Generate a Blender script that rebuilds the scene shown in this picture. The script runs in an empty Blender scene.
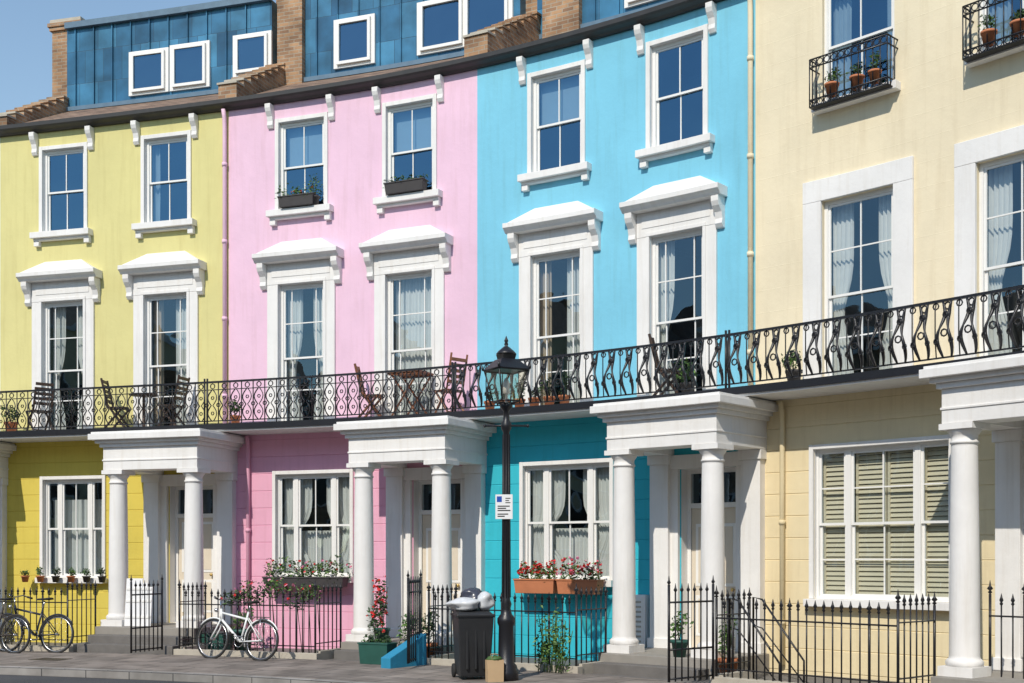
import bpy, bmesh, math, random
from math import sin, cos, pi, radians, ceil
from mathutils import Vector, Matrix
random.seed(7)
scene = bpy.context.scene
COL = scene.collection

# ------------------------------------------------------------------ materials
def new_mat(name):
    m = bpy.data.materials.new(name); m.use_nodes = True
    nt = m.node_tree
    return m, nt, nt.nodes['Principled BSDF']

def mat(name, col, rough=.6, metal=0., var=.12, scale=6., bump=.0, bscale=60., coord='Object', stretch=None, spec=.5):
    m, nt, b = new_mat(name)
    L = nt.links
    tc = nt.nodes.new('ShaderNodeTexCoord')
    mp = nt.nodes.new('ShaderNodeMapping')
    L.new(tc.outputs[coord], mp.inputs[0])
    if stretch: mp.inputs['Scale'].default_value = stretch
    n = nt.nodes.new('ShaderNodeTexNoise'); n.inputs['Scale'].default_value = scale; n.inputs['Detail'].default_value = 6
    L.new(mp.outputs[0], n.inputs['Vector'])
    mx = nt.nodes.new('ShaderNodeMix'); mx.data_type = 'RGBA'
    mx.inputs[6].default_value = (*[c*(1-var) for c in col], 1)
    mx.inputs[7].default_value = (*[min(1, c*(1+var)) for c in col], 1)
    L.new(n.outputs[0], mx.inputs[0]); L.new(mx.outputs[2], b.inputs['Base Color'])
    b.inputs['Roughness'].default_value = rough; b.inputs['Metallic'].default_value = metal
    b.inputs['Specular IOR Level'].default_value = spec
    if bump:
        n2 = nt.nodes.new('ShaderNodeTexNoise'); n2.inputs['Scale'].default_value = bscale; n2.inputs['Detail'].default_value = 4
        L.new(tc.outputs['Object'], n2.inputs['Vector'])
        bp = nt.nodes.new('ShaderNodeBump'); bp.inputs['Strength'].default_value = bump; bp.inputs['Distance'].default_value = .01
        L.new(n2.outputs[0], bp.inputs['Height']); L.new(bp.outputs[0], b.inputs['Normal'])
    return m

def stucco(name, col, ashlar=False, streak=.4):
    m, nt, b = new_mat(name); L = nt.links
    tc = nt.nodes.new('ShaderNodeTexCoord')
    big = nt.nodes.new('ShaderNodeTexNoise'); big.inputs['Scale'].default_value = .9; big.inputs['Detail'].default_value = 10; big.inputs['Roughness'].default_value = .6
    L.new(tc.outputs['Object'], big.inputs['Vector'])
    mp = nt.nodes.new('ShaderNodeMapping'); mp.inputs['Scale'].default_value = (5, .35, 1)
    L.new(tc.outputs['UV'], mp.inputs[0])
    st = nt.nodes.new('ShaderNodeTexNoise'); st.inputs['Scale'].default_value = 1.6; st.inputs['Detail'].default_value = 8; st.inputs['Roughness'].default_value = .62
    L.new(mp.outputs[0], st.inputs['Vector'])
    r1 = nt.nodes.new('ShaderNodeValToRGB')
    r1.color_ramp.elements[0].position = .32; r1.color_ramp.elements[0].color = (*[c*.92 for c in col], 1)
    r1.color_ramp.elements[1].position = .66; r1.color_ramp.elements[1].color = (*[min(1, c*1.03) for c in col], 1)
    L.new(big.outputs[0], r1.inputs[0])
    r2 = nt.nodes.new('ShaderNodeValToRGB')
    r2.color_ramp.elements[0].position = .28; r2.color_ramp.elements[0].color = (.78, .74, .68, 1)
    r2.color_ramp.elements[1].position = .5; r2.color_ramp.elements[1].color = (1, 1, 1, 1)
    L.new(st.outputs[0], r2.inputs[0])
    mx = nt.nodes.new('ShaderNodeMix'); mx.data_type = 'RGBA'; mx.blend_type = 'MULTIPLY'; mx.inputs[0].default_value = streak
    L.new(r1.outputs[0], mx.inputs[6]); L.new(r2.outputs[0], mx.inputs[7])
    L.new(mx.outputs[2], b.inputs['Base Color'])
    b.inputs['Roughness'].default_value = .7; b.inputs['Specular IOR Level'].default_value = .25
    n2 = nt.nodes.new('ShaderNodeTexNoise'); n2.inputs['Scale'].default_value = 7; n2.inputs['Detail'].default_value = 10; n2.inputs['Roughness'].default_value = .62
    L.new(tc.outputs['Object'], n2.inputs['Vector'])
    bp = nt.nodes.new('ShaderNodeBump'); bp.inputs['Strength'].default_value = .38; bp.inputs['Distance'].default_value = .015
    L.new(n2.outputs[0], bp.inputs['Height'])
    last = bp
    if ashlar:
        br = nt.nodes.new('ShaderNodeTexBrick'); br.inputs['Scale'].default_value = 1
        br.inputs['Brick Width'].default_value = .8; br.inputs['Row Height'].default_value = .34
        br.inputs['Mortar Size'].default_value = .006; br.inputs['Color1'].default_value = (1, 1, 1, 1); br.inputs['Color2'].default_value = (1, 1, 1, 1)
        br.inputs['Mortar'].default_value = (0, 0, 0, 1)
        L.new(tc.outputs['UV'], br.inputs['Vector'])
        bp2 = nt.nodes.new('ShaderNodeBump'); bp2.inputs['Strength'].default_value = .35; bp2.inputs['Distance'].default_value = .006
        L.new(br.outputs['Color'], bp2.inputs['Height']); L.new(bp.outputs[0], bp2.inputs['Normal'])
        last = bp2
    L.new(last.outputs[0], b.inputs['Normal'])
    return m

def brickmat(name, c1, c2, mortar, bw=.225, rh=.075, ms=.008, rough=.85, bump=.5, scale_noise=2., metal=0., offs=.5):
    m, nt, b = new_mat(name); L = nt.links
    tc = nt.nodes.new('ShaderNodeTexCoord')
    br = nt.nodes.new('ShaderNodeTexBrick'); br.inputs['Scale'].default_value = 1; br.offset = offs
    br.inputs['Brick Width'].default_value = bw; br.inputs['Row Height'].default_value = rh; br.inputs['Mortar Size'].default_value = ms
    br.inputs['Color1'].default_value = (*c1, 1); br.inputs['Color2'].default_value = (*c2, 1); br.inputs['Mortar'].default_value = (*mortar, 1)
    L.new(tc.outputs['UV'], br.inputs['Vector'])
    n = nt.nodes.new('ShaderNodeTexNoise'); n.inputs['Scale'].default_value = scale_noise; n.inputs['Detail'].default_value = 8
    L.new(tc.outputs['Object'], n.inputs['Vector'])
    r = nt.nodes.new('ShaderNodeValToRGB'); r.color_ramp.elements[0].color = (.5, .48, .46, 1); r.color_ramp.elements[1].color = (1.3, 1.3, 1.3, 1)
    r.color_ramp.elements[0].position = .3; r.color_ramp.elements[1].position = .7
    L.new(n.outputs[0], r.inputs[0])
    mx = nt.nodes.new('ShaderNodeMix'); mx.data_type = 'RGBA'; mx.blend_type = 'MULTIPLY'; mx.inputs[0].default_value = .8
    L.new(br.outputs['Color'], mx.inputs[6]); L.new(r.outputs[0], mx.inputs[7]); L.new(mx.outputs[2], b.inputs['Base Color'])
    b.inputs['Roughness'].default_value = rough; b.inputs['Metallic'].default_value = metal
    bp = nt.nodes.new('ShaderNodeBump'); bp.inputs['Strength'].default_value = bump; bp.inputs['Distance'].default_value = .01; bp.invert = True
    L.new(br.outputs['Fac'], bp.inputs['Height']); L.new(bp.outputs[0], b.inputs['Normal'])
    return m

def glassmat(name, base=.15, tint=(.84, .9, .92), wav=.18, gcol=(.46, .68, .88)):
    m = bpy.data.materials.new(name); m.use_nodes = True; nt = m.node_tree; L = nt.links
    nt.nodes.remove(nt.nodes['Principled BSDF']); out = nt.nodes['Material Output']
    tr = nt.nodes.new('ShaderNodeBsdfTransparent'); tr.inputs[0].default_value = (*tint, 1)
    gl = nt.nodes.new('ShaderNodeBsdfGlossy'); gl.inputs['Roughness'].default_value = .01; gl.inputs[0].default_value = (*gcol, 1)
    lw = nt.nodes.new('ShaderNodeLayerWeight'); lw.inputs['Blend'].default_value = .5
    pw = nt.nodes.new('ShaderNodeMath'); pw.operation = 'POWER'; pw.inputs[1].default_value = 4.
    L.new(lw.outputs['Facing'], pw.inputs[0])
    ad = nt.nodes.new('ShaderNodeMath'); ad.operation = 'MULTIPLY_ADD'; ad.use_clamp = True; ad.inputs[1].default_value = .8; ad.inputs[2].default_value = base
    L.new(pw.outputs[0], ad.inputs[0])
    mx = nt.nodes.new('ShaderNodeMixShader'); L.new(ad.outputs[0], mx.inputs[0]); L.new(tr.outputs[0], mx.inputs[1]); L.new(gl.outputs[0], mx.inputs[2])
    L.new(mx.outputs[0], out.inputs[0])
    tc = nt.nodes.new('ShaderNodeTexCoord'); n = nt.nodes.new('ShaderNodeTexNoise'); n.inputs['Scale'].default_value = 1.3; n.inputs['Detail'].default_value = 1
    L.new(tc.outputs['Object'], n.inputs['Vector'])
    bp = nt.nodes.new('ShaderNodeBump'); bp.inputs['Strength'].default_value = wav; bp.inputs['Distance'].default_value = .05
    L.new(n.outputs[0], bp.inputs['Height']); L.new(bp.outputs[0], gl.inputs['Normal'])
    return m

M = {}
M['white'] = stucco('white_paint', (.80, .785, .76), streak=.45)
M['frame'] = mat('window_paint', (.80, .79, .76), .4, var=.05)
M['glass'] = glassmat('window_glass')
M['glassdeep'] = glassmat('upper_window_glass', .34, (.6, .74, .82), .25, (.22, .44, .66))
M['lampglass'] = glassmat('lantern_glass', .08, (.95, .93, .85), .05, (.9, .9, .9))
M['room'] = mat('interior_dimmed', (.06, .055, .05), .9)  # near-black so sunlit rooms look dim; the shade is in the colour
M['curtain'] = mat('curtain_cloth', (.68, .65, .60), .9, var=.1)
M['curtain2'] = mat('curtain_beige', (.48, .36, .25), .9, var=.15)
M['blind'] = mat('blind_cloth', (.66, .70, .70), .8, var=.05)
M['shutter'] = mat('shutter_wood', (.80, .68, .48), .5, var=.08)
M['iron'] = mat('black_iron', (.012, .012, .015), .38, var=.3, bump=.2)
M['gutter'] = mat('gutter_black', (.03, .028, .027), .5, var=.4)
M['slate'] = brickmat('roof_tiles', (.20, .125, .085), (.30, .20, .14), (.06, .05, .04), .25, .16, .01)
M['lead'] = mat('lead_flashing', (.10, .17, .24), .5, var=.3)
M['brick'] = brickmat('stock_brick', (.44, .26, .14), (.25, .14, .08), (.36, .31, .24))
M['stone'] = mat('coping_stone', (.45, .41, .34), .85, var=.25, bump=.4)
M['zinc'] = brickmat('blue_zinc', (.022, .10, .19), (.06, .22, .36), (.02, .07, .12), .46, .72, .006, .38, .3, 1.8, .3, .3)
M['terra'] = mat('terracotta', (.50, .18, .08), .8, var=.2, bump=.2)
M['step'] = mat('step_stone', (.15, .14, .13), .8, var=.3, bump=.4)
M['porchfloor'] = mat('porch_stone', (.28, .26, .23), .8, var=.2, bump=.3)
M['door'] = mat('door_paint', (.68, .60, .48), .35, var=.05)
M['brass'] = mat('brass', (.6, .42, .15), .3, 1.)
M['leaf'] = mat('leaf_green', (.055, .12, .03), .6, var=.5, scale=20)
M['leaf2'] = mat('leaf_light', (.12, .22, .05), .6, var=.4, scale=20)
M['leaf3'] = mat('leaf_dark', (.03, .06, .025), .6, var=.5, scale=20)
M['red'] = mat('petal_red', (.65, .03, .03), .6, var=.3)
M['petalpink'] = mat('petal_pink', (.75, .3, .45), .6, var=.3)
M['wood'] = mat('hardwood', (.22, .085, .04), .55, var=.4, scale=12)
M['wooddark'] = mat('wood_dark', (.06, .035, .025), .55, var=.4, scale=12)
M['planter'] = mat('planter_dark', (.05, .045, .045), .7, var=.3)
M['plastic'] = mat('bin_plastic', (.02, .021, .023), .45, var=.25, bump=.1)
M['greenplastic'] = mat('green_plastic', (.02, .09, .07), .5, var=.25)
M['bag'] = mat('plastic_bag', (.62, .64, .66), .3, var=.25, scale=10)
M['bagdark'] = mat('dark_bag', (.05, .055, .08), .25, var=.3, scale=10)
M['paper'] = mat('paper_bag', (.50, .35, .20), .8, var=.15)
M['rubber'] = mat('tyre_rubber', (.02, .02, .02), .8)
M['chrome'] = mat('chrome', (.6, .6, .6), .25, 1.)
M['bikewhite'] = mat('bike_white', (.82, .84, .83), .3, var=.03)
M['bikedark'] = mat('bike_dark', (.03, .035, .05), .3)
M['rust'] = mat('old_black', (.05, .04, .035), .5)
M['signwhite'] = mat('sign_white', (.8, .8, .8), .35, var=.03)
M['signblue'] = mat('sign_blue', (.02, .08, .4), .35)
M['signblack'] = mat('sign_black', (.02, .02, .02), .35)
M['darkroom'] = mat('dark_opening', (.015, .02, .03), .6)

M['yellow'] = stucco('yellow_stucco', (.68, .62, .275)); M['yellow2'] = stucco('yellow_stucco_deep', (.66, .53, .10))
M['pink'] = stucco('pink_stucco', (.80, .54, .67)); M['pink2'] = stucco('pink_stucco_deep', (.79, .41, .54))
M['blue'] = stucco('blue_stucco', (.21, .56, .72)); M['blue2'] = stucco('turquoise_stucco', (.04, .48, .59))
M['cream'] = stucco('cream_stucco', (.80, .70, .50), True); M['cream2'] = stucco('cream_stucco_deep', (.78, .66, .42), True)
M['mint'] = stucco('mint_stucco', (.5, .66, .55)); M['bluedado'] = stucco('blue_wall_paint', (.03, .25, .42))

# asphalt & paving
m, nt, b = new_mat('asphalt'); L = nt.links
tc = nt.nodes.new('ShaderNodeTexCoord'); n = nt.nodes.new('ShaderNodeTexNoise'); n.inputs['Scale'].default_value = .7; n.inputs['Detail'].default_value = 10
L.new(tc.outputs['Object'], n.inputs['Vector']); r = nt.nodes.new('ShaderNodeValToRGB')
r.color_ramp.elements[0].color = (.035, .037, .042, 1); r.color_ramp.elements[1].color = (.085, .085, .09, 1)
L.new(n.outputs[0], r.inputs[0]); L.new(r.outputs[0], b.inputs['Base Color']); b.inputs['Roughness'].default_value = .85
n2 = nt.nodes.new('ShaderNodeTexNoise'); n2.inputs['Scale'].default_value = 90; L.new(tc.outputs['Object'], n2.inputs['Vector'])
bp = nt.nodes.new('ShaderNodeBump'); bp.inputs['Strength'].default_value = .8; bp.inputs['Distance'].default_value = .01
L.new(n2.outputs[0], bp.inputs['Height']); L.new(bp.outputs[0], b.inputs['Normal'])
M['asphalt'] = m
M['paving'] = brickmat('paving_slabs', (.28, .24, .21), (.20, .175, .155), (.06, .055, .05), .75, .6, .014, .85, .4)
M['kerb'] = brickmat('kerb_granite', (.32, .30, .28), (.26, .25, .235), (.06, .06, .06), .9, 1.0, .01, .8, .3)
M['earth'] = mat('ground_earth', (.10, .11, .07), .95, var=.4, scale=.2)

# ------------------------------------------------------------------ crescent curve (plan of the terrace)
KN = [(-30, 8), (-15, 10), (1, 16), (4, 18), (6.5, 21.5), (9, 28), (12, 35), (14.5, 42), (17.2, 48), (21, 54), (27, 60), (40, 66)]
def theta(s):
    if s <= KN[0][0]: return radians(KN[0][1])
    for (a, ta), (b_, tb) in zip(KN, KN[1:]):
        if s <= b_:
            t = (s-a)/(b_-a); return radians(ta+(tb-ta)*t)
    return radians(KN[-1][1])
DS = .05; S0 = -30.0; NT = int(62/DS)
i0 = int(round((7.6-S0)/DS)); TAB = [None]*(NT+1); TAB[i0] = (-1.92, 22.05)
for i in range(i0, NT):
    t = theta(S0+(i+.5)*DS); x, y = TAB[i]; TAB[i+1] = (x+cos(t)*DS, y-sin(t)*DS)
for i in range(i0, 0, -1):
    t = theta(S0+(i-.5)*DS); x, y = TAB[i]; TAB[i-1] = (x-cos(t)*DS, y+sin(t)*DS)
def P(s, o=0., z=0.):
    f = (s-S0)/DS; i = max(0, min(NT-1, int(f))); f -= i
    x = TAB[i][0]*(1-f)+TAB[i+1][0]*f; y = TAB[i][1]*(1-f)+TAB[i+1][1]*f
    t = theta(s)
    return Vector((x-sin(t)*o, y-cos(t)*o, z))
def FR(s, o, z, rot=0):
    t = theta(s); p = P(s, o, z)
    m_ = Matrix(((cos(t), sin(t), 0, p.x), (-sin(t), cos(t), 0, p.y), (0, 0, 1, p.z), (0, 0, 0, 1)))
    return m_ @ Matrix.Rotation(rot, 4, 'Z')

# ------------------------------------------------------------------ builders
def E(name, loc=(0, 0, 0)):
    o = bpy.data.objects.new(name, None); o.location = loc; o.empty_display_size = .3; COL.objects.link(o); return o

class MB:
    def __init__(s, name, parent=None, bevel=0., recalc=True):
        s.name = name; s.parent = parent; s.bevel = bevel; s.v = []; s.f = []; s.m = []; s.uv = []; s.sm = []; s.mats = []; s.recalc = recalc
    def mi(s, k):
        if k not in s.mats: s.mats.append(k)
        return s.mats.index(k)
    def add(s, verts, faces, k, uvs=None, smooth=False):
        b_ = len(s.v); s.v.extend(verts); i = s.mi(k)
        for n_, f in enumerate(faces):
            s.f.append([b_+j for j in f]); s.m.append(i); s.sm.append(smooth)
            s.uv.append(uvs[n_] if uvs else None)
    def done(s):
        me = bpy.data.meshes.new(s.name); me.from_pydata([tuple(v) for v in s.v], [], s.f)
        for k in s.mats: me.materials.append(M[k])
        ul = me.uv_layers.new(name='UVMap')
        for p, mi_, sm, uv in zip(me.polygons, s.m, s.sm, s.uv):
            p.material_index = mi_; p.use_smooth = sm
            if uv:
                for li, u in zip(p.loop_indices, uv): ul.data[li].uv = u
            else:
                nrm = p.normal
                for li in p.loop_indices:
                    c = me.vertices[me.loops[li].vertex_index].co
                    if abs(nrm.z) > .7: ul.data[li].uv = (c.x, c.y)
                    elif abs(nrm.x) > abs(nrm.y): ul.data[li].uv = (c.y, c.z)
                    else: ul.data[li].uv = (c.x, c.z)
        if s.recalc:
            bm = bmesh.new(); bm.from_mesh(me); bmesh.ops.recalc_face_normals(bm, faces=bm.faces); bm.to_mesh(me); bm.free()
        ob = bpy.data.objects.new(s.name, me); COL.objects.link(ob)
        if s.parent:
            ob.parent = s.parent
            ob.matrix_parent_inverse = Matrix.Translation(s.parent.location).inverted()
        if s.bevel:
            bv = ob.modifiers.new('bevel', 'BEVEL'); bv.width = s.bevel; bv.segments = 2; bv.limit_method = 'ANGLE'; bv.angle_limit = radians(50)
        return ob

def sweep(mb, s0, s1, prof, k, seg=.6, smooth=False):
    n = max(1, int(ceil((s1-s0)/seg))); np_ = len(prof)
    vs = []; fs = []; uvs = []
    per = [0]
    for i in range(np_):
        a = prof[i]; c = prof[(i+1) % np_]; per.append(per[-1]+math.hypot(a[0]-c[0], a[1]-c[1]))
    for i in range(n+1):
        s_ = s0+(s1-s0)*i/n
        for (o, z) in prof: vs.append(P(s_, o, z))
    for i in range(n):
        a_, b_ = s0+(s1-s0)*i/n, s0+(s1-s0)*(i+1)/n
        for j in range(np_):
            j2 = (j+1) % np_
            fs.append([i*np_+j, (i+1)*np_+j, (i+1)*np_+j2, i*np_+j2])
            p0, p1 = prof[j], prof[j2]
            if abs(p0[0]-p1[0]) < 1e-4: u0, u1 = p0[1], p1[1]
            else: u0, u1 = per[j], per[j+1]
            uvs.append([(a_, u0), (b_, u0), (b_, u1), (a_, u1)])
    fs.append(list(range(np_))[::-1]); uvs.append([(p[0], p[1]) for p in prof][::-1])
    fs.append([n*np_+j for j in range(np_)]); uvs.append([(p[0], p[1]) for p in prof])
    mb.add(vs, fs, k, uvs, smooth)
def cbox(mb, s0, s1, o0, o1, z0, z1, k, seg=.6):
    sweep(mb, s0, s1, [(o0, z0), (o1, z0), (o1, z1), (o0, z1)], k, seg)
def box(mb, M4, x0, x1, y0, y1, z0, z1, k):
    vs = [M4 @ Vector(p) for p in ((x0, y0, z0), (x1, y0, z0), (x1, y1, z0), (x0, y1, z0), (x0, y0, z1), (x1, y0, z1), (x1, y1, z1), (x0, y1, z1))]
    mb.add(vs, [[0, 3, 2, 1], [4, 5, 6, 7], [0, 1, 5, 4], [1, 2, 6, 5], [2, 3, 7, 6], [3, 0, 4, 7]], k)
def tube(mb, pts, r, k, n=6, closed=False, smooth=True):
    pts = [Vector(p) for p in pts]; N = len(pts); vs = []; fs = []
    rs = r if isinstance(r, (list, tuple)) else [r]*N
    up0 = None
    for i, p in enumerate(pts):
        if closed: d = pts[(i+1) % N]-pts[i-1]
        else: d = pts[min(i+1, N-1)]-pts[max(i-1, 0)]
        d.normalize()
        if up0 is None:
            a = Vector((0, 0, 1)) if abs(d.z) < .9 else Vector((1, 0, 0))
        else: a = up0
        u = (a-d*a.dot(d))
        if u.length < 1e-4: u = d.orthogonal()
        u.normalize(); w = d.cross(u); up0 = u
        for j in range(n):
            t = 2*pi*j/n; vs.append(p+(u*cos(t)+w*sin(t))*rs[i])
    R = N if closed else N-1
    for i in range(R):
        a = i*n; b_ = ((i+1) % N)*n
        for j in range(n): fs.append([a+j, a+(j+1) % n, b_+(j+1) % n, b_+j])
    if not closed: fs.append(list(range(n))[::-1]); fs.append([(N-1)*n+j for j in range(n)])
    mb.add(vs, fs, k, None, smooth)
def ftube(mb, pts, r, k, n=4, closed=False): tube(mb, [P(*p) for p in pts], r, k, n, closed, True)
def fring(mb, s, o, z, rad, r, k, n=8, seg=4): ftube(mb, [(s+rad*cos(2*pi*i/n), o, z+rad*sin(2*pi*i/n)) for i in range(n)], r, k, seg, True)
def lathe(mb, M4, prof, k, n=20, smooth=True):
    vs = []; fs = []; N = len(prof)
    for (r, z) in prof:
        for j in range(n):
            t = 2*pi*j/n; vs.append(M4 @ Vector((r*cos(t), r*sin(t), z)))
    for i in range(N-1):
        for j in range(n): fs.append([i*n+j, i*n+(j+1) % n, (i+1)*n+(j+1) % n, (i+1)*n+j])
    fs.append(list(range(n))[::-1]); fs.append([(N-1)*n+j for j in range(n)])
    mb.add(vs, fs, k, None, smooth)
def frustum(mb, M4, b0, z0, b1, z1, k):
    vs = [M4 @ Vector(p) for p in ((b0[0], b0[2], z0), (b0[1], b0[2], z0), (b0[1], b0[3], z0), (b0[0], b0[3], z0), (b1[0], b1[2], z1), (b1[1], b1[2], z1), (b1[1], b1[3], z1), (b1[0], b1[3], z1))]
    mb.add(vs, [[0, 3, 2, 1], [4, 5, 6, 7], [0, 1, 5, 4], [1, 2, 6, 5], [2, 3, 7, 6], [3, 0, 4, 7]], k)
def foliage(mb, c, rad, n, size, keys, flowers=None, nf=0, fsize=.03):
    c = Vector(c)
    for i in range(n+nf):
        while True:
            q = Vector((random.uniform(-1, 1), random.uniform(-1, 1), random.uniform(-1, 1)))
            if q.length < 1 and (q.length > .35 or random.random() < .4): break
        isf = i >= n
        if isf: q.normalize(); q.z = abs(q.z); q *= random.uniform(.8, 1.1)
        wob = 1+.25*sin(q.x*5+c.x*9)+.2*cos(q.y*7+c.y*5)
        p = c+Vector((q.x*rad[0], q.y*rad[1], q.z*rad[2]))*wob
        sz = (fsize if isf else size)*random.uniform(.6, 1.3)
        Rm = Matrix.Rotation(random.uniform(0, 2*pi), 3, 'Z') @ Matrix.Rotation(random.uniform(-1.2, 1.2), 3, 'X') @ Matrix.Rotation(random.uniform(-1, 1), 3, 'Y')
        if isf:
            for kx in range(2):
                R2 = Rm @ Matrix.Rotation(kx*1.5, 3, 'X')
                vs = [p+R2 @ Vector((cos(t)*sz, sin(t)*sz, random.uniform(-.3, .3)*sz)) for t in [2*pi*j/5 for j in range(5)]]
                mb.add(vs, [[0, 1, 2, 3, 4]], random.choice(flowers))
        else:
            vs = [p+Rm @ Vector(v)*sz for v in ((-1, 0, 0), (0, -.45, .1), (1.1, 0, -.15), (0, .45, .1))]
            mb.add(vs, [[0, 1, 2, 3]], random.choice(keys))

# ------------------------------------------------------------------ façade pieces
def grid_wall(mb, s0, s1, z0, z1, opens, k, off=0.):
    ss = {round(s0, 4), round(s1, 4)}; zs = {round(z0, 4), round(z1, 4)}
    for (a, b_, c, d) in opens:
        ss |= {round(a, 4), round(b_, 4)}; zs |= {round(max(c, z0), 4), round(min(d, z1), 4)}
    ss = sorted(ss); e = [ss[0]]
    for a, b_ in zip(ss, ss[1:]):
        n = max(1, int(ceil((b_-a)/.4)))
        e += [a+(b_-a)*i/n for i in range(1, n+1)]
    ss = e; zs = sorted(zs)
    vs = []; idx = {}
    for i, s_ in enumerate(ss):
        for j, z in enumerate(zs): idx[i, j] = len(vs); vs.append(P(s_, off, z))
    fs = []; uvs = []
    for i in range(len(ss)-1):
        for j in range(len(zs)-1):
            sc, zc = (ss[i]+ss[i+1])/2, (zs[j]+zs[j+1])/2
            if any(a < sc < b_ and c < zc < d for (a, b_, c, d) in opens): continue
            fs.append([idx[i, j], idx[i+1, j], idx[i+1, j+1], idx[i, j+1]])
            uvs.append([(ss[i], zs[j]), (ss[i+1], zs[j]), (ss[i+1], zs[j+1]), (ss[i], zs[j+1])])
    mb.add(vs, fs, k, uvs, True)
def reveals(mb, opens, k, off=0., reveal=.16):
    for (a, b_, c, d) in opens:
        o2 = off-reveal
        for q in ([(a, off, c), (a, off, d), (a, o2, d), (a, o2, c)], [(b_, off, c), (b_, off, d), (b_, o2, d), (b_, o2, c)],
                  [(a, off, d), (b_, off, d), (b_, o2, d), (a, o2, d)], [(a, off, c), (b_, off, c), (b_, o2, c), (a, o2, c)]):
            mb.add([P(*p) for p in q], [[0, 1, 2, 3]], k)
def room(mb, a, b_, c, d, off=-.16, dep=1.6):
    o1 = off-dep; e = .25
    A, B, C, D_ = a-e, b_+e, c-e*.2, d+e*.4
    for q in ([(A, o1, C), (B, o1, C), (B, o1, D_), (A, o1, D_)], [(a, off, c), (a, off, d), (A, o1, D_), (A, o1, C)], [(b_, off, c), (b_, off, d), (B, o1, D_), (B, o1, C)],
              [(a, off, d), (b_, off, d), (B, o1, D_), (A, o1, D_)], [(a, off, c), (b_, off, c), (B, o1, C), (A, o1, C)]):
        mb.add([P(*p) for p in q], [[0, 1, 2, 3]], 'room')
def sash(mf, mg, a, b_, c, d, cols=(.5,), rt=1, rb=1, off=-.06, split=.5, fw=.055, gk='glass'):
    cbox(mf, a, a+fw, off-.09, off+.0, c, d, 'frame'); cbox(mf, b_-fw, b_, off-.09, off+.0, c, d, 'frame')
    cbox(mf, a+fw, b_-fw, off-.09, off-.001, d-fw, d, 'frame'); cbox(mf, a+fw, b_-fw, off-.09, off+.012, c, c+fw*.9, 'frame')
    a2, b2, c2, d2 = a+fw, b_-fw, c+fw*.9, d-fw; mid = c2+(d2-c2)*split; sw = .036
    for (z0, z1, o, rows) in ((mid-.02, d2, off-.02, rt), (c2, mid+.02, off-.052, rb)):
        if z1-z0 < .05: continue
        cbox(mf, a2, a2+sw, o-.03, o, z0, z1, 'frame'); cbox(mf, b2-sw, b2, o-.03, o, z0, z1, 'frame')
        cbox(mf, a2+sw, b2-sw, o-.03, o-.001, z1-sw, z1, 'frame'); cbox(mf, a2+sw, b2-sw, o-.03, o-.001, z0, z0+sw, 'frame')
        for cx in cols:
            x = a2+(b2-a2)*cx; cbox(mf, x-.010, x+.010, o-.025, o-.004, z0+sw, z1-sw, 'frame')
        for r_ in range(1, rows):
            z = z0+(z1-z0)*r_/rows; cbox(mf, a2+sw, b2-sw, o-.024, o-.006, z-.010, z+.010, 'frame')
        ed = [a2+.01]+[a2+(b2-a2)*cx for cx in cols]+[b2-.01]
        for u0, u1 in zip(ed, ed[1:]):          # each pane sits at its own very slight tilt
            t1, t2, t3 = [random.uniform(-.0045, .0045) for _ in range(3)]
            mg.add([P(u0, o-.016+t1, z0+.01), P(u1, o-.016+t2, z0+.01), P(u1, o-.016+t3, z1-.01), P(u0, o-.016+t1+t3-t2, z1-.01)], [[0, 1, 2, 3]], gk)
def curtain(mb, s0, s1, z0, z1, off, k, tie=None, fold=.07):
    n = max(6, int(abs(s1-s0)/.018)); rows = 14; vs = []; fs = []; ph = random.uniform(0, 6)
    for j in range(rows+1):
        t = j/rows; z = z0+(z1-z0)*t
        w = 1.
        if tie: w = 1-.5*math.exp(-((t-.38)/.16)**2)
        for i in range(n+1):
            u = i/n; s_ = s0+(s1-s0)*u*w
            vs.append(P(s_, off+.028*sin(u*abs(s1-s0)/fold*2*pi+ph+.6*sin(t*3))+.012*sin(u*31+ph*2), z))
    for j in range(rows):
        for i in range(n): a = j*(n+1)+i; fs.append([a, a+1, a+n+2, a+n+1])
    mb.add(vs, fs, k, None, True)
def console(mb, s, w, z0, z1, dep, k='white'):
    h = z1-z0
    pr = [(0.0, z0), (dep*.25, z0+.02*h), (dep*.45, z0+.14*h), (dep*.38, z0+.3*h), (dep*.5, z0+.5*h), (dep*.85, z0+.68*h), (dep, z0+.82*h), (dep, z1), (0.0, z1)]
    sweep(mb, s-w/2, s+w/2, pr, k)

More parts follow.
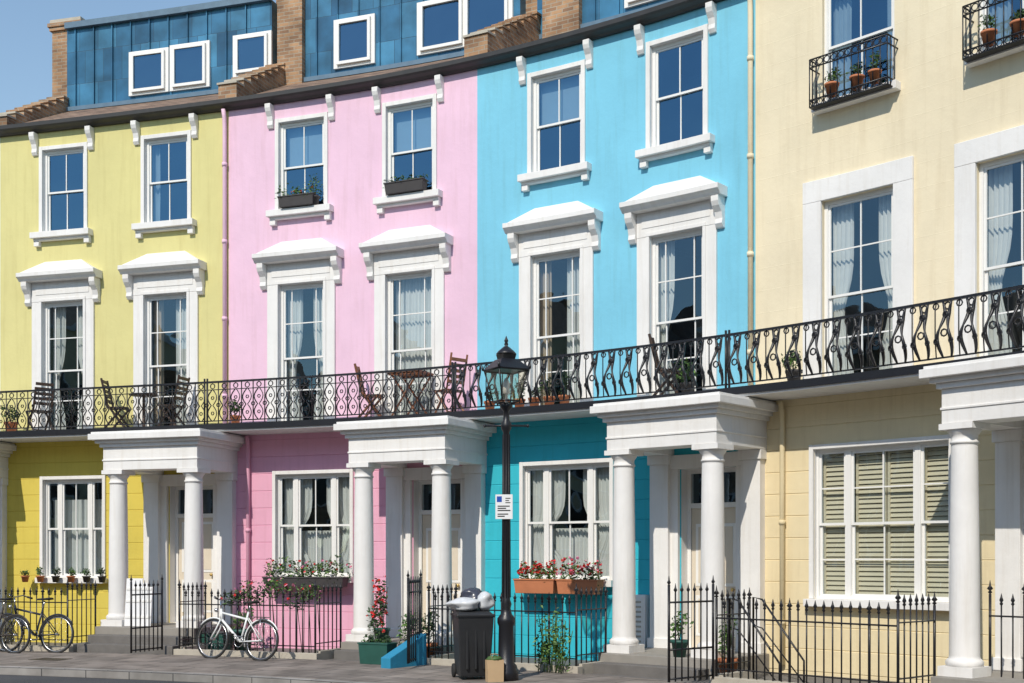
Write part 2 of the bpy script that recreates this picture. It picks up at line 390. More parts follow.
ZF = 4.2; RB = 11.66; RT = 13.6
def m_c(a, c): return (a+c)/2
def house(name, b, w, up, lo, style='ped', wo=(1.6, 3.9), gw=(1.8, 1.55, 1.35), pc=(3.65, 5.3), base=.25, porch=True, mans=(), pat='A', tops=('none', 'none'), gdress='net', firsts=('c', 'c'), wtop=.98, mansard=True):
    root = E(name, P(b+w/2, -3, 0)); e = b+w
    walls = MB('walls', root); trim = MB('stucco_trim', root, .006); fr = MB('window_frames', root); gl = MB('window_glass', root, recalc=False); inn = MB('interiors', root, recalc=False)
    flat = style == 'flat'
    w2 = 1.14 if flat else wtop; w1 = 1.14 if flat else .98
    T = [(b+o-w2/2, b+o+w2/2, 8.35, 10.05) for o in wo]
    Fi = [(b+o-w1/2, b+o+w1/2, ZF+.04, 6.94) for o in wo]
    G = (b+gw[0]-gw[1]/2, b+gw[0]+gw[1]/2, gw[2], 3.3)
    dc = b+(pc[0]+pc[1])/2
    Dr = (dc-.5, dc+.5, base, 3.12)
    grid_wall(walls, b, e, ZF-.06, 10.5, T+Fi, up)
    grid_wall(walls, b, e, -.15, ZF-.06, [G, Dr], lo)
    reveals(walls, T+Fi, 'white' if not flat else up); reveals(walls, [G], 'white'); reveals(walls, [Dr], 'white', reveal=.3)
    z = .02
    while z < 3.95:
        z1 = min(z+.33, 4.0)
        cuts = [(G[0]-.004, G[1]+.004)] if not (z1 < G[2] or z > G[3]) else []
        if not (z > Dr[3]+.1): cuts.append((dc-.78, dc+.78))
        cur = b+.004
        for (a, c) in sorted(cuts)+[(e-.004, e-.004)]:
            if a-cur > .03:
                zz0, zz1 = z+.002, z1-.002
                sweep(walls, cur, a, [(-.05, zz0), (.002, zz0), (.010, zz0+.008), (.010, zz1-.008), (.002, zz1), (-.05, zz1)], lo, .4)
            cur = max(cur, c)
        z = z1
    # ---- top floor windows
    for i, (a, c, z0, z1) in enumerate(T):
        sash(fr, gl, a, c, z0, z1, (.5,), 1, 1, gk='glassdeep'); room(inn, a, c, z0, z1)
        if tops[i] == 'blind':
            cbox(inn, a+.05, c-.05, -.235, -.225, z0+(z1-z0)*.52, z1-.03, 'blind')
        elif tops[i] == 'c':
            curtain(inn, a+.04, a+.34, z0, z1, -.24, 'curtain'); curtain(inn, c-.04, c-.24, z0, z1, -.24, 'curtain')
        elif tops[i] == 'side':
            curtain(inn, a+.04, a+.2, z0, z1, -.24, 'curtain')
        if not flat:
            cbox(trim, a-.08, a-.001, .0, .035, z0, z1+.08, 'white'); cbox(trim, c+.001, c+.08, .0, .035, z0, z1+.08, 'white'); cbox(trim, a-.001, c+.001, .0, .033, z1, z1+.078, 'white')
            cbox(trim, a-.2, c+.2, .0, .17, z0-.12, z0-.002, 'white')
            cbox(trim, a-.16, c+.16, .0, .10, z0-.17, z0-.121, 'white')
            for q in (a-.1, c+.1): cbox(trim, q-.06, q+.06, .0, .09, z0-.27, z0-.171, 'white')
            for q in (a-.17, c+.17): console(trim, q, .12, z1-.10, 10.40, .16)
        else:
            cbox(trim, a-.1, c+.1, .0, .15, z0-.12, z0-.002, 'white')
    # ---- first floor french windows
    for i, (a, c, z0, z1) in enumerate(Fi):
        m_ = (a+c)/2
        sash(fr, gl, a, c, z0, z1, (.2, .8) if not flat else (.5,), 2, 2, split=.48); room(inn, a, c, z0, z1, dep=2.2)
        st = firsts[i]
        if st == 'c':
            curtain(inn, a+.05, a+.36, z0, z1, -.25, 'curtain', True); curtain(inn, c-.05, c-.36, z0, z1, -.25, 'curtain', True)
        elif st == 'half':
            curtain(inn, a+.04, a+.26, z0, z1, -.24, 'curtain2'); curtain(inn, c-.02, c-.42, z0, z1, -.26, 'curtain')
        elif st == 'sheer':
            curtain(inn, a+.04, c-.04, z0, z1-.03, -.26, 'curtain')
        elif st == 'side':
            curtain(inn, a+.04, a+.3, z0, z1, -.24, 'curtain', True)
        if not flat:
            cbox(trim, a-.24, a-.001, .0, .045, z0, z1, 'white'); cbox(trim, c+.001, c+.24, .0, .045, z0, z1, 'white')
            cbox(trim, a-.06, a-.0, .045, .062, z0, z1, 'white'); cbox(trim, c+.0, c+.06, .045, .062, z0, z1, 'white')
            cbox(trim, a-.24, c+.24, .0, .05, z1+.001, 7.34, 'white')
            cbox(trim, a-.06, c+.06, .05, .066, z1+.001, z1+.06, 'white')
            cbox(trim, a-.14, c+.14, .05, .06, 7.08, 7.28, 'white')
            for q in (a-.31, c+.31): console(trim, q, .13, 6.86, 7.34, .22)
            sweep(trim, a-.42, c+.42, [(0, 7.341), (.22, 7.341), (.25, 7.38), (.31, 7.42), (.31, 7.50), (0, 7.50)], 'white')
            Mx = FR(m_, 0, 0); hw = (c-a)/2
            frustum(trim, Mx, (-hw-.38, hw+.38, -.28, .0), 7.501, (-hw+.06, hw-.06, -.03, .0), 7.76, 'white')
        else:
            cbox(trim, a-.30, a-.001, .0, .05, z0, z1+.0, 'white'); cbox(trim, c+.001, c+.30, .0, .05, z0, z1, 'white')
            cbox(trim, a-.30, c+.30, .0, .052, z1+.001, z1+.32, 'white')
    # ---- ground window (tripartite sash)
    a, c, z0, z1 = G; ww = c-a; q = ww*.24
    rr = 2 if flat else 1
    sash(fr, gl, a, a+q, z0, z1, (), rr, rr, fw=.035); sash(fr, gl, a+q+.001, c-q-.001, z0, z1, (.5,), rr, rr, fw=.05); sash(fr, gl, c-q, c, z0, z1, (), rr, rr, fw=.035)
    cbox(trim, a-.1, c+.1, .0, .16, z0-.11, z0-.002, 'white')
    cbox(trim, a-.07, a-.001, .0, .05, z0, z1+.07, 'white'); cbox(trim, c+.001, c+.07, .0, .05, z0, z1+.07, 'white'); cbox(trim, a-.001, c+.001, .0, .048, z1, z1+.068, 'white')
    room(inn, a, c, z0, z1)
    if gdress == 'net':
        curtain(inn, a+.02, a+ww*.40, z0, z1, -.25, 'curtain', True); curtain(inn, c-.02, c-ww*.40, z0, z1, -.25, 'curtain', True)
        curtain(inn, a+.02, c-.02, z0, z0+(z1-z0)*.45, -.32, 'curtain')
    elif gdress == 'sheer':
        curtain(inn, a+.02, c-.02, z0, z0+(z1-z0)*.8, -.28, 'curtain', fold=.1)
    elif gdress == 'shutters':
        for (x0, x1) in ((a+.04, a+q-.02), (a+q+.06, m_c(a, c)-.01), (m_c(a, c)+.01, c-q-.06), (c-q+.02, c-.04)):
            for xx in (x0, x1-.04): cbox(inn, xx, xx+.04, -.22, -.19, z0+.04, z1-.04, 'shutter')
            cbox(inn, x0+.04, x1-.04, -.22, -.191, z0+(z1-z0)*.5, z0+(z1-z0)*.5+.05, 'shutter')
            zz = z0+.06
            while zz < z1-.06:
                sweep(inn, x0+.04, x1-.04, [(-.225, zz+.058), (-.195, zz), (-.19, zz+.005), (-.22, zz+.064)], 'shutter'); zz += .070
    # ---- door
    Mx = FR(dc, -.24, base)
    cbox(fr, Dr[0], Dr[0]+.06, -.29, -.2, base, 3.12, 'frame'); cbox(fr, Dr[1]-.06, Dr[1], -.29, -.2, base, 3.12, 'frame')
    cbox(fr, Dr[0]+.06, Dr[1]-.06, -.29, -.19, 2.5, 2.58, 'frame'); cbox(fr, Dr[0]+.06, Dr[1]-.06, -.29, -.201, 3.06, 3.12, 'frame')
    box(fr, Mx, -.438, .438, -.02, .025, .01, 2.5-base-.001, 'door')
    for (x0, x1) in ((-.36, -.05), (.05, .36)):
        for (h0, h1) in ((.2, .85), (1.0, 2.0)):
            box(fr, Mx, x0, x1, -.03, -.0201, h0, h1, 'frame'); box(fr, Mx, x0+.05, x1-.05, -.036, -.0301, h0+.05, h1-.05, 'door')
    lathe(fr, Mx @ Matrix.Translation((.33, -.05, .95)) @ Matrix.Rotation(pi/2, 4, 'X'), [(.012, -.03), (.015, .0), (.03, .02), (.03, .035), (.01, .045)], 'brass', 10)
    box(fr, Mx, -.11, .11, -.034, -.02, .9, .95, 'brass')
    gl.add([P(Dr[0]+.06, -.25, 2.58), P(Dr[1]-.06, -.25, 2.58), P(Dr[1]-.06, -.25, 3.06), P(Dr[0]+.06, -.25, 3.06)], [[0, 1, 2, 3]], 'glass')
    room(inn, Dr[0], Dr[1], 2.5, 3.12, -.3, 1.)
    # ---- porch
    if porch:
        pr = MB('porch', root, .006); cols = MB('porch_columns', root)
        c0, c1 = b+pc[0], b+pc[1]; PO = 1.22
        for cs in (c0, c1):
            Mx = FR(cs, PO, base)
            box(cols, Mx, -.23, .23, -.23, .23, 0, .12, 'white')
            H = 3.35-base
            prof = [(.215, .12), (.225, .15), (.225, .18), (.205, .205), (.185, .22), (.182, .25), (.178, .9), (.172, 1.7), (.158, H-.28), (.157, H-.25), (.172, H-.245), (.172, H-.22), (.158, H-.21), (.158, H-.15), (.175, H-.13), (.2, H-.09), (.205, H-.075)]
            lathe(cols, Mx, prof, 'white', 28)
            box(cols, Mx, -.22, .22, -.22, .22, H-.075, H-.002, 'white')
            cbox(pr, cs-.17, cs+.17, .0, .16, base, 3.2, 'white'); cbox(pr, cs-.2, cs+.2, .0, .19, 3.2, 3.348, 'white'); cbox(pr, cs-.2, cs+.2, .0, .19, base, base+.16, 'white')
        for q in (dc-.62, dc+.62): cbox(pr, q-.1, q+.1, .0, .08, base, 3.12, 'white')
        cbox(pr, dc-.74, dc+.74, .0, .1, 3.121, 3.345, 'white')
        sA, sB = c0-.2, c1+.2
        cbox(pr, sA, sB, PO-.2, PO+.2, 3.35, 3.78, 'white'); cbox(pr, sA, sA+.4, .0, PO-.2, 3.35, 3.78, 'white'); cbox(pr, sB-.4, sB, .0, PO-.2, 3.35, 3.78, 'white')
        cbox(pr, sA+.4, sB-.4, .0, PO-.2, 3.6, 3.78, 'white')
        cbox(pr, sA-.015, sB+.015, .0, PO+.215, 3.52, 3.55, 'white')
        for (ex, z0, z1) in ((.05, 3.78, 3.85), (.11, 3.85, 3.91), (.2, 3.91, 4.02), (.16, 4.02, 4.06)):
            cbox(pr, sA-ex, sB+ex, .0, PO+.2+ex, z0+.0005, z1, 'white')
        pr.done(); cols.done()
        stp = MB('entrance_steps', root, .008)
        cbox(stp, sA-.05, sB+.05, .02, 1.6, -.1, base-.001, 'porchfloor')
        n = int(round(base/.125))
        for i in range(1, n):
            cbox(stp, sA, sB, 1.6+.3*(i-1), 1.6+.3*i, -.1, base-i*base/n, 'step')
        stp.done()
    # ---- roof
    rf = MB('roof', root)
    sweep(rf, b, e, [(.15, 10.50), (.15, 10.55), (-2.0, RB), (-2.0, 11.2), (-.1, 10.50)], 'slate', .5)
    sweep(rf, b, e, [(-.02, 10.42), (.06, 10.42), (.1, 10.45), (.18, 10.475), (.22, 10.50), (.22, 10.575), (.19, 10.575), (.155, 10.498), (-.02, 10.497)], 'gutter', .5)
    if mansard:
        sweep(rf, b+.17, e-.17, [(-2.0, 11.1), (-2.0, RT-.1), (-7.5, RT-.1), (-7.5, 11.1)], 'zinc', .6)
        cbox(rf, b+.17, e-.17, -2.0, -1.90, RT-.13, RT, 'lead')
        cbox(rf, b+.17, e-.17, -2.0, -1.93, RB-.02, RB+.07, 'lead')
        x = b+.4
        while x < e-.3:
            hit = [m4 for m4 in mans if m4[0]-.03 <= x <= m4[1]+.03]
            if not hit: cbox(rf, x-.012, x+.012, -2.0, -1.96, RB+.05, RT-.12, 'zinc')
            else: cbox(rf, x-.012, x+.012, -2.0, -1.96, hit[0][3]+.07, RT-.12, 'zinc')
            x += .46
    else:
        sweep(rf, b, e, [(-2.0, 11.1), (-2.0, RB), (-7.5, RB+.05), (-7.5, 11.1)], 'slate', .6)
    cbox(rf, b, e, -7.5, -7.3, -.1, 11.2, 'brick')
    rf.done()
    for (p, q_, z0, z1, nb) in mans:
        cbox(fr, p-.05, q_+.05, -2.0, -1.945, z0-.06, z1+.06, 'frame')
        stp_ = (q_-p)/nb
        for i in range(nb):
            x0, x1 = p+i*stp_+.03, p+(i+1)*stp_-.03
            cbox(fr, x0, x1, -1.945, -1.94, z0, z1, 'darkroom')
            tt = random.uniform(-.02, .02)
            gl.add([P(x0, -1.925, z0), P(x1, -1.925, z0), P(x1, -1.925+tt, z1), P(x0, -1.925+tt, z1)], [[0, 1, 2, 3]], 'glassdeep')
            for (u0, u1, v0, v1) in ((x0, x0+.06, z0, z1), (x1-.06, x1, z0, z1), (x0+.06, x1-.06, z0, z0+.06), (x0+.06, x1-.06, z1-.06, z1)):
                cbox(fr, u0, u1, -1.94, -1.89, v0, v1, 'frame')
    # ---- balcony
    bal = MB('balcony', root)
    cbox(bal, b, e, .0, .82, ZF-.12, ZF, 'white', .4)
    cbox(bal, b, e, .82, .85, ZF-.09, ZF+.02, 'iron', .4)
    o = .78
    cbox(bal, b, e, o-.025, o+.025, 4.995, 5.03, 'iron', .3); cbox(bal, b, e, o-.012, o+.012, ZF+.07, ZF+.09, 'iron', .3)
    zt, zb = 5.0, ZF+.08
    if pat == 'A':
        cbox(bal, b, e, o-.01, o+.01, 4.86, 4.875, 'iron', .3)
        nmod = int(round(w/.25)); mw = w/nmod
        for i in range(nmod):
            s_ = b+i*mw; c_ = s_+mw/2
            ftube(bal, [(s_, o, ZF), (s_, o, zt)], .011, 'iron')
            fring(bal, c_, o, 4.935, .048, .011, 'iron'); fring(bal, s_+.0, o, 4.58, .036, .011, 'iron')
            for sg in (-1, 1):
                pts = []
                for j in range(13):
                    t = j/12; pts.append((c_+sg*(.018+.078*abs(sin(2*pi*t))), o+.02*sin(pi*t), zb+(4.86-zb)*t))
                ftube(bal, pts, .012, 'iron')
            fring(bal, c_, o, zb+(4.86-zb)*.25, .03, .010, 'iron', 6); fring(bal, c_, o, zb+(4.86-zb)*.75, .03, .010, 'iron', 6)
    else:
        nmod = int(round(w/.33)); mw = w/nmod
        for i in range(nmod):
            s_ = b+i*mw; c_ = s_+mw/2
            for sg in (-1, 1):
                pts = []
                for j in range(15):
                    t = j/14; pts.append((c_+sg*(.06+.035*sin(2*pi*t)), o+.02+.10*max(0, sin(pi*min(1, t*1.25)))**1.5, zb+(zt-zb)*t))
                ftube(bal, pts, [.014+.012*abs(sin(2*pi*j/14)) for j in range(15)], 'iron', 5)
                for (hz, hx) in ((.27, .105), (.75, .01)):
                    ph = [(c_+sg*hx+.026*cos(a_), o+(.12 if hz < .5 else .06), zb+(zt-zb)*hz+.034*sin(a_)) for a_ in [2*pi*j/8 for j in range(8)]]
                    ftube(bal, ph, .012, 'iron', 4, True)
            fring(bal, c_, o+.1, zb+.42*(zt-zb), .045, .012, 'iron'); fring(bal, c_, o+.01, zt-.06, .045, .012, 'iron'); fring(bal, s_, o+.01, zt-.05, .04, .011, 'iron')
            ftube(bal, [(s_, o, zb), (s_, o+.03, zb+.25), (s_, o+.03, zt-.1), (s_, o, zt)], .009, 'iron')
    for q in (b+.03, e-.03): ftube(bal, [(q, o+.03, ZF-.05), (q, o+.03, 5.08)], .018, 'iron', 6)
    bal.done()
    for x in (walls, trim, fr, gl, inn): x.done()
    return root

z0m, z1m = 11.88, 12.72
house('cream_corner_house', -12.15, 5.3, 'cream', 'cream2', mansard=False)
house('white_terraced_house', -6.85, 5.3, 'white', 'cream2', mansard=False)
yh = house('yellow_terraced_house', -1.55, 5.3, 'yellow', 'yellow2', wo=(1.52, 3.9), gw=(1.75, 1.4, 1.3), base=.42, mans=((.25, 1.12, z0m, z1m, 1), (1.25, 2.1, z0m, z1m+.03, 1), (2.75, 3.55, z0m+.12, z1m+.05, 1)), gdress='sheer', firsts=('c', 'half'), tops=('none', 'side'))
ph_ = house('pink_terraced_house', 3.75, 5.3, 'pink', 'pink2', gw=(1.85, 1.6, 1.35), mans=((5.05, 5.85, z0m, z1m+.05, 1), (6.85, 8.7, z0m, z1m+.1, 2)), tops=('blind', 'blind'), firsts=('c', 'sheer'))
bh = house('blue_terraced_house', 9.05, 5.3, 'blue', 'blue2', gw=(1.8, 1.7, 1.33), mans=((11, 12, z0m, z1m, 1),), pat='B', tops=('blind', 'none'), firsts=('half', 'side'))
ch = house('cream_terraced_house', 14.35, 6.0, 'cream', 'cream2', style='flat', wo=(1.7, 4.05), gw=(2.05, 2.1, 1.1), pc=(3.98, 5.7), pat='B', tops=('c', 'c'), firsts=('c', 'c'), gdress='shutters')
house('mint_terraced_house', 20.35, 5.6, 'mint', 'mint', pat='B')

# party walls and chimneys
def chimney(b, top=13.55, shift=0., cw=.3, pots=True, name='chimney_stack', pw=.2, lift=.0):
    root = E(name, P(b, -2.7, 11)); mb = MB('brickwork', root)
    pts = [(.05, 10.59), (.05, 10.82+lift)]
    o, z = .05, 10.82+lift
    for i in range(8):                # raked, toothed parapet
        o2 = o-.27; pts += [(o2, z+.02), (o2, z+.155)]; o = o2; z += .155
    pts += [(-7.4, z), (-7.4, 10.7)]
    sweep(mb, b-pw, b+pw, pts, 'brick')
    o, z = .05, 10.82+lift
    for i in range(8):
        sweep(mb, b-pw-.02, b+pw+.02, [(o+.03, z+.002), (o+.03, z+.04), (o-.268, z+.062), (o-.268, z+.022)], 'stone' if i < 2 else 'brick'); o -= .27; z += .155
    c0, c1 = b+shift-cw, b+shift+cw
    cbox(mb, c0, c1, -2.24, -3.9, 11.1, top-.35, 'brick'); cbox(mb, c0-.04, c1+.04, -2.19, -3.95, top-.35, top-.27, 'brick')
    cbox(mb, c0-.07, c1+.07, -2.16, -3.98, top-.27, top-.19, 'brick'); cbox(mb, c0-.03, c1+.03, -2.2, -3.94, top-.19, top-.1, 'stone')
    if pots:
        for o in (-2.5, -2.98, -3.46):
            lathe(mb, FR(b+shift, o, top-.1), [(.13, 0), (.14, .05), (.11, .1), (.1, .35), (.125, .38), (.125, .42), (.09, .42)], 'terra', 14)
    mb.done()
# the stacks break forward of the mansard face beside each party wall
chimney(-12.15, 12.6); chimney(-6.85, 12.2); chimney(-1.55, 13.95, -.02, .36, False); chimney(3.75, 14.6, .0, .2, lift=.1)
chimney(9.05, 14.6, .0, .2, lift=.18, pw=.24); chimney(14.35, 14.2); chimney(20.35, 14.2)
for (sc, hw_) in ((4.06, .28), (9.75, .36)):
    root = E('chimney_breast', P(sc, -2, 11.6)); mb = MB('brickwork', root)
    cbox(mb, sc-hw_, sc+hw_, -2.3, -1.86, 11.45, 14.2, 'brick'); cbox(mb, sc-hw_-.05, sc+hw_+.05, -2.35, -1.8, 14.2, 14.3, 'stone'); mb.done()

def downpipe(s, z0, z1, k, parent, bend=0):
    mb = MB('downpipe', parent)
    ftube(mb, [(s, .07, z0), (s, .07, z1-.35), (s+bend*.5, .08, z1-.15), (s+bend, .12, z1)], .04, k, 10)
    z = z0+.6
    while z < z1-.4: ftube(mb, [(s, .07, z), (s, .07, z+.07)], .052, k, 10); z += 1.5
    mb.done()
downpipe(3.70, 4.22, 10.42, 'pink', ph_, .0); downpipe(4.22, .1, 4.05, 'pink2', ph_)
downpipe(14.3, 4.22, 10.42, 'cream', ch); downpipe(14.85, .1, 4.05, 'cream2', ch)

# ------------------------------------------------------------------ ground
def sheet(name, x0, x1, y0, y1, z, k):
    mb = MB(name); mb.add([Vector((x0, y0, z)), Vector((x1, y0, z)), Vector((x1, y1, z)), Vector((x0, y1, z))], [[0, 1, 2, 3]], k); return mb.done()
sheet('ground', -600, 600, -600, 600, -.13, 'earth')
mb = MB('road'); vs = [P(s_, 5.2, -.12) for s_ in [x*.8-24 for x in range(0, 62)]]
nv = len(vs); vs += [Vector((v.x*1.0, -4.0, -.12)) for v in vs]
mb.add(vs, [[i, i+1, nv+i+1, nv+i] for i in range(nv-1)], 'asphalt'); mb.done()
mb = MB('pavement'); sweep(mb, -24, 24.5, [(2.35, -.125), (5.05, -.125), (5.05, 0), (2.35, 0)], 'paving', .5); mb.done()
mb = MB('kerb', bevel=.012); sweep(mb, -24, 24.5, [(5.05, -.125), (5.2, -.125), (5.2, .004), (5.05, .004)], 'kerb', .5); mb.done()
mb = MB('front_yard_paving'); sweep(mb, -24, 24.5, [(-.1, -.128), (2.2, -.128), (2.2, -.03), (-.1, -.03)], 'step', .5); mb.done()
mb = MB('far_pavement')
mb.add([Vector((-40, -8, .0)), Vector((40, -8, 0)), Vector((40, -4, 0)), Vector((-40, -4, 0))], [[0, 1, 2, 3]], 'paving'); mb.done()

# opposite terrace (seen in the window reflections), unseen tall block added to fill them
I4 = Matrix.Identity(4)
opp = E('opposite_terrace', (0, -8, 0)); mb = MB('walls', opp)
for i in range(-6, 5):
    x0 = i*6.; k = ['cream', 'brick', 'cream', 'brick', 'white', 'brick', 'pink', 'brick', 'cream', 'white', 'brick'][i+6]
    box(mb, I4, x0, x0+5.99, -16, -8, -.1, 10.4, k); box(mb, I4, x0, x0+5.99, -7.999, -7.7, 10.0, 10.3, 'white'); box(mb, I4, x0+5.5, x0+6.5, -13, -10, 10.4, 13.2, 'brick')
    frustum(mb, I4, (x0, x0+5.4, -15, -8.5), 10.4, (x0+.3, x0+5.2, -14, -10), 12.4, 'slate')
    box(mb, I4, x0, x0+5.99, -7.999, -7.6, 3.9, 4.1, 'white')
    for (xa, za, zb_) in ((1.2, 1.2, 3.2), (3.8, .2, 3.2), (1.2, 4.5, 6.6), (3.8, 4.5, 6.6), (1.2, 7.2, 9.), (3.8, 7.2, 9.)):
        box(mb, I4, x0+xa-.1, x0+xa+1.1, -7.999, -7.93, za-.1, zb_+.1, 'white'); box(mb, I4, x0+xa, x0+xa+1., -7.929, -7.92, za, zb_, 'signblack')
mb.done()
blk = E('reflection_block', (-50, 4, 0)); mb = MB('walls', blk)
for j in range(6):
    y0 = -16+j*7.; h = (13.5, 15.5, 14, 16.5, 14.5, 15.)[j]
    box(mb, I4, -58, -46, y0, y0+6.99, -.1, h, ('brick', 'cream2', 'brick')[j % 3]); frustum(mb, I4, (-57, -46.3, y0+.2, y0+6.7), h, (-55, -48.5, y0+1, y0+6), h+2.2, 'slate')
    box(mb, I4, -45.999, -45.7, y0, y0+6.99, h-.5, h-.1, 'white'); box(mb, I4, -53, -51, y0-.5, y0+.5, h, h+3.2, 'brick')
    for f_ in range(4):
        for q in (1., 3., 5.):
            box(mb, I4, -45.999, -45.92, y0+q-.1, y0+q+1.1, 1.1+f_*3.1, 3.0+f_*3.1, 'white'); box(mb, I4, -45.919, -45.91, y0+q, y0+q+1., 1.2+f_*3.1, 2.9+f_*3.1, 'signblack')
mb.done()

# ------------------------------------------------------------------ area railings
def railing(s0, s1, off=2.27, ret=(1, 1), ends=1.45, H=1.1, name='iron_railing'):
    root = E(name, P((s0+s1)/2, off, 0)); mb = MB('bars', root); st = MB('plinth', root, .006)
    sweep(st, s0-.08, s1+.08, [(off-.07, -.1), (off+.075, -.1), (off+.075, .1), (off-.07, .1)], 'stone', .5)
    L1 = s1-s0; n = int(L1/.135)
    def bar(s_, o, h, big=False):
        r_ = .018 if big else .0105; p = P(s_, o, 0)
        tube(mb, [p+Vector((0, 0, .05)), p+Vector((0, 0, h))], r_, 'iron', 6)
        lathe(mb, Matrix.Translation(p+Vector((0, 0, h))), [(.008, 0), (.024 if not big else .03, .02), (.012, .04), (.027 if not big else .04, .065), (.014, .1), (.002, .15 if not big else .17)], 'iron', 6)
    for i in range(n+1):
        s_ = s0+L1*i/n; bar(s_, off, H-.08 if i not in (0, n) else H+.06, i in (0, n) or i % 9 == 0)
    cbox(mb, s0, s1, off-.02, off+.02, H-.22, H-.2, 'iron', .3); cbox(mb, s0, s1, off-.018, off+.018, .2, .216, 'iron', .3)
    for s_, f in ((s0, ret[0]), (s1, ret[1])):
        if not f: continue
        m_ = int((off-ends)/.13)
        for i in range(1, m_+1): bar(s_, off-(off-ends)*i/m_, H+.02, i == m_)
        cbox(mb, s_-.018, s_+.018, ends, off, H-.18, H-.165, 'iron'); cbox(mb, s_-.018, s_+.018, ends, off, .25, .265, 'iron')
        sweep(st, s_-.06, s_+.06, [(ends, -.1), (off-.071, -.1), (off-.071, .13), (ends, .13)], 'stone')
    mb.done(); st.done()
railing(-6.5, -3.5); railing(-1.25, 1.75); railing(4.15, 7.05); railing(9.5, 12.5); railing(15.15, 18.05); railing(20.9, 23.5)
railing(18.55, 19.0, 1.0, (0, 0), H=1.2)
def gate(s, off, ang, w=.9, h=1.05):
    root = E('iron_gate', P(s, off, 0)); mb = MB('leaf', root); Mx = FR(s, off, 0, ang)
    for i in range(8):
        x = w*i/7; p0 = Mx @ Vector((x, 0, .08)); p1 = Mx @ Vector((x, 0, h+(.1 if i in (0, 7) else 0)))
        tube(mb, [p0, p1], .018 if i in (0, 7) else .011, 'iron', 6); lathe(mb, Matrix.Translation(p1), [(.008, 0), (.026, .03), (.012, .06), (.002, .12)], 'iron', 6)
    for z in (.12, .5, h-.13): tube(mb, [Mx @ Vector((0, 0, z)), Mx @ Vector((w, 0, z))], .013, 'iron', 4)
    mb.done()
gate(3.8, 2.3, radians(-95), .8, 1.2); gate(9.35, 2.3, radians(-70), .85, 1.3); gate(15.15, 2.35, radians(-98), .85, 1.25)
root = E('stair_handrail', P(15.3, 2, 0)); mb = MB('rails', root)
for o_ in (1.95, 1.35):
    ftube(mb, [(15.15, o_, .0), (15.15, o_, 1.15), (15.3, o_, 1.12), (16.0, o_, .3), (16.0, o_, -.03)], .016, 'iron', 6)
    ftube(mb, [(15.15, o_, .75), (15.3, o_, .72), (16.0, o_, .0)], .010, 'iron', 5)
mb.done()

# ------------------------------------------------------------------ street lamp
lx, ly = -.08, 16.7
lamp = E('street_lamp', (lx, ly, 0)); mb = MB('post', lamp); T0 = Matrix.Translation((lx, ly, 0))
lathe(mb, T0, [(.17, 0), (.17, .12), (.15, .15), (.15, .2), (.115, .24), (.105, .75), (.125, .8), (.125, .86), (.08, .92), (.06, 1.0), (.075, 1.06), (.056, 1.12), (.052, 2.2), (.06, 2.22), (.06, 2.27), (.05, 2.29), (.044, 3.45), (.07, 3.5), (.075, 3.56), (.045, 3.62), (.04, 3.74), (.09, 3.8), (.09, 3.83), (.03, 3.86)], 'iron', 18)
for j in range(8):
    t = 2*pi*j/8; tube(mb, [T0 @ Vector((.058*cos(t), .058*sin(t), 1.15)), T0 @ Vector((.047*cos(t), .047*sin(t), 3.42))], .007, 'iron', 4)
tube(mb, [T0 @ Vector((-.3, 0, 3.54)), T0 @ Vector((.3, 0, 3.54))], .014, 'iron', 6)
for sx in (-.3, .3): lathe(mb, T0 @ Matrix.Translation((sx, 0, 3.515)), [(.005, 0), (.025, .025), (.005, .05)], 'iron', 8)
mb.done()
mb = MB('lantern', lamp); mg = MB('lantern_glass', lamp, recalc=False)
R = T0 @ Matrix.Rotation(radians(28), 4, 'Z')
zb0, zt0, hb, ht = 3.88, 4.31, .135, .225
cb = [(-hb, -hb), (hb, -hb), (hb, hb), (-hb, hb)]; ct = [(-ht, -ht), (ht, -ht), (ht, ht), (-ht, ht)]
for i in range(4):
    j = (i+1) % 4
    tube(mb, [R @ Vector((*cb[i], zb0)), R @ Vector((*ct[i], zt0))], .011, 'iron', 4)
    tube(mb, [R @ Vector((*cb[i], zb0)), R @ Vector((*cb[j], zb0))], .013, 'iron', 4); tube(mb, [R @ Vector((*ct[i], zt0)), R @ Vector((*ct[j], zt0))], .016, 'iron', 4)
    q = [R @ Vector((*cb[i], zb0)), R @ Vector((*cb[j], zb0)), R @ Vector((*ct[j], zt0)), R @ Vector((*ct[i], zt0))]
    mg.add(q, [[0, 1, 2, 3]], 'lampglass')
    a = (R @ Vector((cb[i][0]*.3, cb[i][1]*.3, 3.84))); tube(mb, [a, R @ Vector((*cb[i], zb0))], .012, 'iron', 4)
frustum(mb, R, (-.25, .25, -.25, .25), 4.315, (-.12, .12, -.12, .12), 4.46, 'iron'); frustum(mb, R, (-.09, .09, -.09, .09), 4.46, (-.105, .105, -.105, .105), 4.53, 'iron')
lathe(mb, T0, [(.14, 4.53), (.14, 4.545), (.11, 4.58), (.05, 4.63), (.02, 4.65), (.03, 4.67), (.02, 4.70), (.03, 4.72), (.003, 4.79)], 'iron', 14)
for i in range(4): lathe(mb, R @ Matrix.Translation((ct[i][0]*1.08, ct[i][1]*1.08, 4.32)), [(.015, 0), (.02, .03), (.002, .08)], 'iron', 6)
lathe(mb, T0, [(.02, 3.86), (.02, 3.98), (.05, 3.99), (.045, 4.14), (.02, 4.2)], 'signwhite', 10)
mb.done(); mg.done()
sgn = E('parking_sign', (lx, ly-.07, 2.4)); mb = MB('plate', sgn, .004); SX = Matrix.Translation((lx-.03, ly-.075, 2.24)) @ Matrix.Rotation(radians(-8), 4, 'Z')
